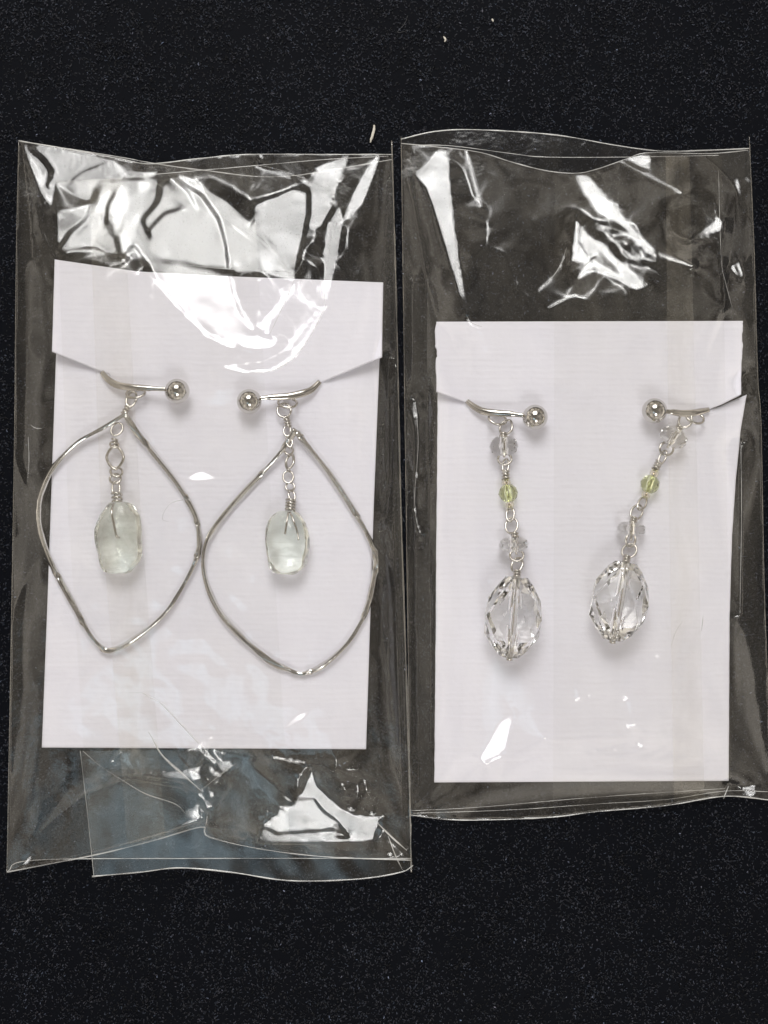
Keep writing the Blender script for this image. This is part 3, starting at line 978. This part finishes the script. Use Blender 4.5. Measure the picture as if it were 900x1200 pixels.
def ring(px, py, rx, ry, ang, z, r, tilt=0.0, n=30, power=1.0):
    """closed wire loop; rx, ry in pixels, ang in degrees clockwise in the photograph, tilt lifts one side (mm)"""
    a = np.linspace(0, 2 * math.pi, n, endpoint=False)
    c, s_ = math.cos(math.radians(ang)), math.sin(math.radians(ang))
    lx = rx * np.sign(np.cos(a)) * np.abs(np.cos(a)) ** power
    ly = ry * np.sign(np.sin(a)) * np.abs(np.sin(a)) ** power
    P = np.array([W(px + x * c - y * s_, py + x * s_ + y * c, z + tilt * math.sin(q)) for x, y, q in zip(lx, ly, a)])
    return sweep(P, circle(r, 9), closed=True)

def coil(p0, p1, rad, r, turns, z0, z1):
    """wire wrapped round the line p0-p1 (pixels)"""
    A = np.array(W(*p0, z0)); B = np.array(W(*p1, z1))
    ax = B - A; L = np.linalg.norm(ax); ax /= L
    up = np.array([0, 0, 1.0]); u = np.cross(ax, up); u /= np.linalg.norm(u); v = np.cross(u, ax)
    n = int(turns * 16)
    P = [A + ax * L * i / n + rad * (math.cos(2 * math.pi * turns * i / n) * u + math.sin(2 * math.pi * turns * i / n) * v) for i in range(n + 1)]
    return sweep(P, circle(r, 8))

def ball(px, py, r_px, z):
    c = np.array(W(px, py, z)); r = r_px * S * (H - z) / H
    V, F = [], []
    nu, nv = 40, 24
    V.append(c + (0, 0, r))
    for j in range(1, nv):
        t = math.pi * j / nv
        for i in range(nu):
            p = 2 * math.pi * i / nu
            V.append(c + r * np.array([math.sin(t) * math.cos(p), math.sin(t) * math.sin(p), math.cos(t)]))
    V.append(c - (0, 0, r))
    for i in range(nu):
        F.append((0, 1 + i, 1 + (i + 1) % nu))
        for j in range(nv - 2):
            a = 1 + j * nu
            F.append((a + i, a + nu + i, a + nu + (i + 1) % nu, a + (i + 1) % nu))
        a = 1 + (nv - 2) * nu
        F.append((a + i, len(V) - 1, a + (i + 1) % nu))
    return V, F

def facet_bead(p0, p1, prof, nseg, z0, z1, hole=0.0, twist=0.5, flat=1.0, jitter=0.0, seed=0):
    """flat-faceted bead round the axis p0-p1 (pixels); prof: (t, radius px); neighbouring rings are turned by half a facet"""
    A = np.array(W(*p0, z0)); B = np.array(W(*p1, z1))
    ax = B - A; L = np.linalg.norm(ax); ax /= L
    up = np.array([0, 0, 1.0]); u = np.cross(ax, up); u /= np.linalg.norm(u); v = np.cross(u, ax)
    rg = np.random.default_rng(seed)
    V, F = [], []
    k = len(prof)
    for j, (t, r) in enumerate(prof):
        for i in range(nseg):
            a = 2 * math.pi * (i + twist * j) / nseg
            rr = r * S * (1 + jitter * rg.uniform(-1, 1))
            V.append(A + ax * L * (t + jitter * 0.3 * rg.uniform(-1, 1) * (0 < j < k - 1)) + rr * (math.cos(a) * u + flat * math.sin(a) * v))
    for j in range(k - 1):
        for i in range(nseg):
            a, b = j * nseg + i, j * nseg + (i + 1) % nseg
            c, d = a + nseg, b + nseg
            F.append((a, b, c)); F.append((b, d, c))
    def cap(ringstart, t, rev):
        if hole > 0:
            rs = len(V)
            for i in range(nseg):
                a = 2 * math.pi * (i + twist * (0 if rev else k - 1)) / nseg
                V.append(A + ax * L * t + hole * (math.cos(a) * u + math.sin(a) * v))
            for i in range(nseg):
                q = (ringstart + i, ringstart + (i + 1) % nseg, rs + (i + 1) % nseg, rs + i)
                F.append(q[::-1] if rev else q)
            return rs
        q = tuple(ringstart + i for i in range(nseg))
        F.append(q[::-1] if rev else q)
    s0 = cap(0, prof[0][0], True); s1 = cap((k - 1) * nseg, prof[-1][0], False)
    if hole > 0 and abs(twist * (k - 1) - round(twist * (k - 1))) < 1e-6:
        sh = int(round(twist * (k - 1))) if abs(twist * (k - 1) - round(twist * (k - 1))) < 1e-6 else 0
        for i in range(nseg):
            a, b = s0 + i, s0 + (i + 1) % nseg
            c, d = s1 + (i - sh) % nseg, s1 + (i + 1 - sh) % nseg
            F.append((a, c, d, b))
    import bmesh
    me = bpy.data.meshes.new('tmp'); me.from_pydata([tuple(x) for x in V], [], F)
    bm = bmesh.new(); bm.from_mesh(me)
    bmesh.ops.recalc_face_normals(bm, faces=bm.faces)
    Vo = np.array([x.co[:] for x in bm.verts]); Fo = [tuple(q.index for q in f.verts) for f in bm.faces]
    bm.free(); bpy.data.meshes.remove(me)
    return Vo, Fo

def wire_line(pts, r, k=8, n=6):
    return sweep(catmull(path3(pts), n), circle(r, k))

def clip_and_ball(root, bar, ball_c, r_ball, z_ball):
    P = catmull(path3(bar), 8)
    n = len(P)
    t = np.linspace(0, 1, n)
    prof = np.array([(0.30 * math.cos(a), 0.55 * math.sin(a)) for a in np.linspace(0, 2 * math.pi, 14, endpoint=False)])
    scl = 0.75 + 0.35 * np.sin(math.pi * np.clip(t * 1.1, 0, 1)) - 0.1 * (t > 0.85)
    V, F = sweep(P, prof, scale=scl, flat_up=True)
    mesh('clip_bar', V, F, M_SILVER, root)
    V, F = ball(*ball_c, r_ball, z_ball)
    b = mesh('ball', V, F, M_SILVER, root)
    return b

def hoop(root, pts, seed):
    rg = np.random.default_rng(seed)
    n = len(pts)
    P3 = []
    for i, (x, y) in enumerate(pts):
        top = min(i, n - 1 - i)
        z = 2.75 + (1.0 if top == 0 else 0.5 if top == 1 else 0.15 * math.sin(i * 1.7))
        P3.append((x, y, z))
    P = catmull(path3(P3), 9)
    m = len(P)
    k = np.linspace(0, 1, m)
    rg.random()
    prof = np.array([(0.22, 0.46), (0.29, 0.40), (0.31, 0.0), (0.29, -0.40), (0.22, -0.46), (-0.22, -0.46), (-0.29, -0.40), (-0.31, 0), (-0.29, 0.40), (-0.22, 0.46)])
    flats = vnoise(k * 16, k * 0 + 0.2, seed, 1)
    roll = 0.5 * np.sin(2 * math.pi * (k * 2.5 + 0.15)) + 1.0 * np.tanh(4.0 * flats)
    scl = 1.0 + 0.12 * vnoise(k * 45, k * 0 + 0.7, seed + 3, 2)
    V, F = sweep(P, prof, scale=scl, roll=roll, flat_up=True)
    V = V + rg.normal(0, 0.004, V.shape)
    return mesh('hoop', V, F, M_HAMMER, root)

def many(root, name, items, m, smooth=True):
    for v, f in items:
        mesh(name, v, f, m, root, smooth)

E_GROUP = 'hoop earrings with pale green stones'
# --- left hoop earring
e = thing('earring', 'left silver pointed hoop earring with a cloudy rounded pale green stone', 'earring', W(140, 600, 2), E_GROUP)
clip_and_ball(e, [(119, 436, 2.3), (127, 445, 2.9), (137, 451, 3.4), (150, 453.5, 3.9), (172, 455, 4.2), (196, 456, 4.4)], (207.6, 458.4), 14.6, 4.4)
mesh('hanging_ring', *ring(159, 460.5, 11, 5.5, -8, 3.3, 0.22, 0.7), M_WIRE, e)
many(e, 'wire_loop', [ring(154, 468, 5.5, 9, 22, 3.1, 0.20, 0.4)], M_WIRE)
mesh('wire_wrap', *coil((151.5, 474), (145.5, 485), 0.42, 0.20, 3, 3.0, 3.0), M_WIRE, e)
hoop(e, [(150.5, 483), (120, 502), (90, 519), (63, 547), (48.6, 576), (45, 600), (48, 627), (60, 660), (84, 705), (102, 738), (118.5, 759), (132, 762),
         (156, 750), (192, 720), (216, 684), (231, 651), (234, 630), (228, 603), (210, 570), (180, 531), (159, 505), (147.5, 487)], 4)
many(e, 'wire_loop', [ring(137, 503, 6, 8, 40, 3.4, 0.17, 0.3), ring(134, 521, 5, 3.5, 10, 3.6, 0.17, 0.3)], M_WIRE)
mesh('wire_wrap', *coil((134.5, 514), (134.8, 524), 0.42, 0.17, 2.5, 3.5, 3.5), M_WIRE, e)
many(e, 'chain_link', [ring(135, 536, 10, 14, 0, 3.5, 0.24, 0.2, 32, 1.35), ring(136.5, 553, 7, 5.5, 10, 3.5, 0.19, 0.5), ring(135.2, 561, 6.5, 5.5, -10, 3.5, 0.19, 0.4),
                       ring(136, 572, 4.5, 8, 0, 3.6, 0.17, 0.3)], M_WIRE)
mesh('wire_wrap', *coil((136.5, 578), (138, 592), 0.75, 0.20, 3, 3.8, 4.4), M_WIRE, e)
def stone(cx, cy_, rx, ry, thick, seed, sq, zc, rot=0.0, nseg=9, jit=0.05):
    """tumbled or cut stone: squarish section, built round its long axis"""
    prof = []
    for t in (0.0, 0.10, 0.26, 0.5, 0.74, 0.90, 1.0):
        s_ = abs(2 * t - 1)
        prof.append((t, rx * (1 - s_ ** sq) ** (1 / sq) if s_ < 1 else rx * 0.42))
    prof[0] = (0.0, rx * 0.45); prof[-1] = (1.0, rx * 0.45)
    dx = math.sin(math.radians(rot)) * ry; dy = math.cos(math.radians(rot)) * ry
    return facet_bead((cx - dx, cy_ - dy), (cx + dx, cy_ + dy), prof, nseg, zc, zc, 0, 0.5, thick / (rx * S), jit, seed)
def subdiv(o, lv=2):
    md = o.modifiers.new('tumbled', 'SUBSURF'); md.levels = lv; md.render_levels = lv
st = mesh('stone', *stone(140, 630, 31, 43, 2.5, 15, 2.6, 4.7, -2, 7, 0.16), M_CLOUDY, e)
subdiv(st, 2)
mesh('wire_pin', *wire_line([(133, 590, 6.4), (131, 600, 7.3), (133.5, 614, 7.45), (136.5, 628, 7.3), (140, 630, 6.6)], 0.19), M_WIRE, st)

# --- second hoop earring
e = thing('earring', 'silver pointed hoop earring with a clear faceted pale green stone, beside the bag\'s right edge', 'earring', W(337, 610, 2), E_GROUP)
clip_and_ball(e, [(375, 447, 2.3), (366, 456, 2.9), (356, 460.5, 3.4), (337, 464.5, 3.9), (318, 465.5, 4.2), (303, 467, 4.4)], (292, 470.5), 14.6, 4.4)
mesh('hanging_ring', *ring(337, 472, 11, 5.5, 4, 3.3, 0.22, 0.7), M_WIRE, e)
many(e, 'wire_loop', [ring(333, 481, 8, 8, 20, 3.1, 0.20, 0.4)], M_WIRE)
mesh('wire_wrap', *coil((335, 488), (338, 500), 0.42, 0.20, 3.5, 3.0, 3.2), M_WIRE, e)
hoop(e, [(347, 503), (327.7, 531), (302, 560), (270.7, 594.7), (247, 626), (238.5, 652), (242, 683), (258, 718), (283, 746.7), (315, 773.6), (346.7, 788.5), (362.5, 788),
         (384.7, 775), (410, 750), (429, 715), (438.5, 677), (440, 651.7), (429, 623), (410, 591.5), (384.7, 553.5), (359.3, 522), (348, 506)], 14)
many(e, 'wire_loop', [ring(336.5, 505, 4, 6, 0, 3.4, 0.17, 0.3), ring(339, 517, 3.5, 7, -8, 3.6, 0.16, 0.3)], M_WIRE)
many(e, 'chain_link', [ring(338.5, 528, 5, 4.5, 20, 3.5, 0.18, 0.5), ring(339.7, 541, 4.5, 9, 15, 3.5, 0.22, 0.2, 32, 1.3), ring(337.8, 559, 6, 7, 0, 3.5, 0.18, 0.4),
                       ring(340, 570.5, 5, 5, 30, 3.6, 0.17, 0.3), ring(342, 581, 3.5, 6.5, -15, 3.7, 0.17, 0.3)], M_WIRE)
mesh('wire_wrap', *coil((341, 586), (340, 600), 0.72, 0.20, 4, 3.8, 4.4), M_WIRE, e)
st = mesh('stone', *stone(336.5, 636, 25.5, 37, 2.4, 23, 3.2, 4.7, -3, 7, 0.13), M_GREENAM, e)
bv = st.modifiers.new('worn_edges', 'BEVEL'); bv.width = 0.0005; bv.segments = 3; bv.limit_method = 'NONE'
mesh('wire_pin', *wire_line([(340, 600, 6.5), (344, 610, 7.2), (348, 622, 7.3), (350, 633, 6.9)], 0.16), M_WIRE, st)
mesh('wire_pin', *wire_line([(338, 600, 6.5), (336, 612, 7.2), (334, 626, 7.2)], 0.16), M_WIRE, st)

DROP = [(0.0, 12.5), (0.09, 20.5), (0.27, 30), (0.50, 34.5), (0.73, 31), (0.91, 20), (1.0, 11)]
ROND = [(0.0, 9), (0.2, 14.8), (0.5, 16.6), (0.8, 14.8), (1.0, 9)]
GREEN = [(0.0, 5), (0.2, 9.5), (0.5, 11.4), (0.8, 9.5), (1.0, 5)]
FLATB = [(0.0, 11), (0.25, 16), (0.5, 17), (0.75, 16), (1.0, 11)]
SEED = [(0.0, 3.5), (0.2, 5), (0.5, 5.2), (0.8, 5), (1.0, 3.5)]

def drop_earring(label, base, bar, ballc, pieces):
    e = thing('earring', label, 'earring', base, 'bead drop earrings')
    clip_and_ball(e, bar, ballc, 14.8, 4.6)
    for p in pieces:
        k = p[0]
        if k == 'ring':
            mesh('hanging_ring', *ring(*p[1:]), M_WIRE, e)
        elif k == 'loop':
            mesh('wire_loop', *ring(*p[1:]), M_WIRE, e)
        elif k == 'wrap':
            mesh('wire_wrap', *coil(*p[1:]), M_WIRE, e)
        elif k == 'pin':
            mesh('wire_pin', *wire_line(p[1], 0.20), M_WIRE, e)
        elif k == 'crystal':
            mesh('crystal_bead', *facet_bead(p[1], p[2], p[3], 10, p[4], p[5], 0.42), M_SPACER, e, smooth=False)
        elif k == 'green':
            mesh('green_bead', *facet_bead(p[1], p[2], GREEN, 10, p[3], p[4], 0.36), M_PERIDOT, e, smooth=False)
        elif k == 'seed':
            mesh('seed_bead', *facet_bead(p[1], p[2], SEED, 14, p[3], p[4], 0.30), M_SEED, e)
        elif k == 'drop':
            d = mesh('drop_bead', *facet_bead(p[1], p[2], DROP, 8, p[3], p[4], 0.50, 0.5, 0.86, 0.015, int(p[1][0])), M_CRYSTAL, e, smooth=False)
            mesh('core_wire', *wire_line([(*p[1], p[3]), (*p[2], p[4])], 0.22), M_WIRE, d)
            (x0, y0), (x1, y1) = p[1], p[2]
            l = math.hypot(x1 - x0, y1 - y0); ux, uy = (x1 - x0) / l, (y1 - y0) / l
            mesh('end_cap', *wire_line([(x1 - ux * 1, y1 - uy * 1, p[4]), (x1 + ux * 4, y1 + uy * 4, p[4])], 0.55, 12, 2), M_SILVER, e)

drop_earring('bead drop earring hanging nearly straight in the right bag, farther from the bag\'s right edge', W(600, 620, 2),
    [(547, 470, 2.3), (556, 477, 2.9), (566, 482, 3.5), (580, 484, 4.0), (598, 485, 4.4), (614, 487, 4.6)], (627, 489),
    [('ring', 583, 491, 10.5, 6, 15, 3.4, 0.21, 0.6), ('loop', 593, 501, 7, 9.5, 30, 3.6, 0.20, 0.3, 30, 1.2), ('wrap', (590, 507), (590, 515), 0.50, 0.19, 2.5, 3.9, 4.0),
     ('pin', [(590, 510, 4.0), (591, 536, 4.0)]),
     ('crystal', (590, 511.5), (591, 534, ), ROND, 4.2, 4.2), ('loop', 591.5, 538, 8, 6.5, 0, 3.6, 0.19, 0.2), ('loop', 592.5, 546, 3.5, 8, 5, 3.7, 0.17, 0.3),
     ('wrap', (592.5, 551), (593, 562), 0.50, 0.19, 3, 3.6, 3.6), ('pin', [(593, 560, 3.6), (597.5, 598, 3.6)]),
     ('seed', (593, 562), (593.5, 569), 3.6, 3.6), ('green', (594.5, 568), (596.8, 588), 3.7, 3.7), ('seed', (597, 588), (597.6, 595), 3.6, 3.6),
     ('loop', 598, 603, 4.5, 8, 5, 3.4, 0.19, 0.4), ('loop', 599.5, 616, 7, 9, 10, 3.4, 0.19, 0.4), ('wrap', (603, 624), (604, 632), 0.50, 0.18, 2.5, 3.7, 3.8),
     ('pin', [(603.5, 626, 3.8), (605, 650, 3.8)]),
     ('crystal', (601.2, 630), (602.4, 646.5), FLATB, 4.0, 4.0), ('loop', 605.6, 651, 8, 6.5, 0, 3.5, 0.20, 0.3), ('loop', 606, 662, 6, 8.5, 25, 3.7, 0.20, 0.3),
     ('wrap', (606, 669), (605.5, 677), 0.50, 0.19, 2.5, 4.2, 4.6),
     ('drop', (605.5, 676), (597, 770), 6.0, 6.0)])
drop_earring('bead drop earring swung to a slant in the right bag, beside the bag\'s right edge', W(760, 610, 2),
    [(831, 480, 2.3), (822, 482, 2.9), (812, 484, 3.5), (800, 484.5, 4.0), (789, 483, 4.4), (779, 482, 4.6)], (767, 481.4),
    [('ring', 814.5, 489.5, 10.5, 6, 20, 3.4, 0.21, 0.6), ('loop', 803, 493, 9, 7.5, -50, 3.6, 0.20, 0.3, 30, 1.2), ('wrap', (797, 499.5), (792.5, 506), 0.50, 0.19, 2.5, 3.9, 4.0),
     ('pin', [(795, 502, 4.0), (782, 525, 4.0)]),
     ('crystal', (795, 504), (784, 521), ROND, 4.2, 4.2), ('loop', 781, 526, 8, 7.5, 20, 3.6, 0.19, 0.2), ('loop', 776.5, 536, 3.5, 8.5, 25, 3.7, 0.17, 0.3),
     ('wrap', (772.5, 541), (768, 550), 0.50, 0.19, 3, 3.6, 3.6), ('pin', [(768, 550, 3.6), (755, 585, 3.6)]),
     ('seed', (768, 551), (765.5, 558), 3.6, 3.6), ('green', (765, 558), (758.5, 577), 3.7, 3.7), ('seed', (758, 577), (755.6, 583.5), 3.6, 3.6),
     ('loop', 752.5, 590, 4.5, 8, 25, 3.4, 0.19, 0.4), ('loop', 746, 600.5, 6.5, 9, 25, 3.4, 0.19, 0.4), ('wrap', (743, 606), (742, 613), 0.50, 0.18, 2.5, 3.7, 3.8),
     ('pin', [(742, 609, 3.8), (739, 634, 3.8)]),
     ('crystal', (740, 612.5), (739, 627.5), FLATB, 4.0, 4.0), ('loop', 739, 633, 5.5, 8, 10, 3.5, 0.20, 0.3), ('loop', 737.5, 645.5, 9, 7.5, -35, 3.7, 0.20, 0.3),
     ('wrap', (735, 652), (733, 659.5), 0.50, 0.19, 2.5, 4.2, 4.6),
     ('drop', (733.5, 659), (718, 750), 6.0, 6.0)])

# ------------------------------------------------------------------ lint on the carpet
M_HAIR = plain('grey_hair', (0.10, 0.10, 0.105))
def lint(label, pts, r, m=None):
    P = catmull(path3(pts), 5)
    t = np.linspace(0, 1, len(P))
    V, F = sweep(P, circle(r, 7), scale=0.45 + 0.55 * np.sin(math.pi * np.clip(t, 0.05, 0.95)))
    V = V + RNG.normal(0, r * 0.12, V.shape)
    base = Vector(P[0])
    o = mesh('lint_fibre', V, F, m or M_LINT, None, True, base * MM)
    o['label'] = label; o['category'] = 'lint'; o['group'] = 'lint on the black carpet'
lint('white lint fibre on black carpet just above the gap between the bags', [(438.5, 147, 0.9), (438, 153, 1.1), (436, 160, 1.1), (434, 167, 0.9)], 0.24)
lint('small curled cream lint speck on black carpet near the top edge', [(520, 43, 0.9), (522, 46, 1.05), (521, 49, 0.95)], 0.17)
lint('tiny white lint speck on black carpet, highest and right of the curled speck', [(576.5, 22, 0.9), (578, 25, 1.0)], 0.16)
lint('thin grey hair bent on black carpet, left of the curled speck', [(478, 18, 0.9), (474, 28, 1.0), (466, 38, 1.0), (480, 35, 0.95)], 0.03, M_HAIR)
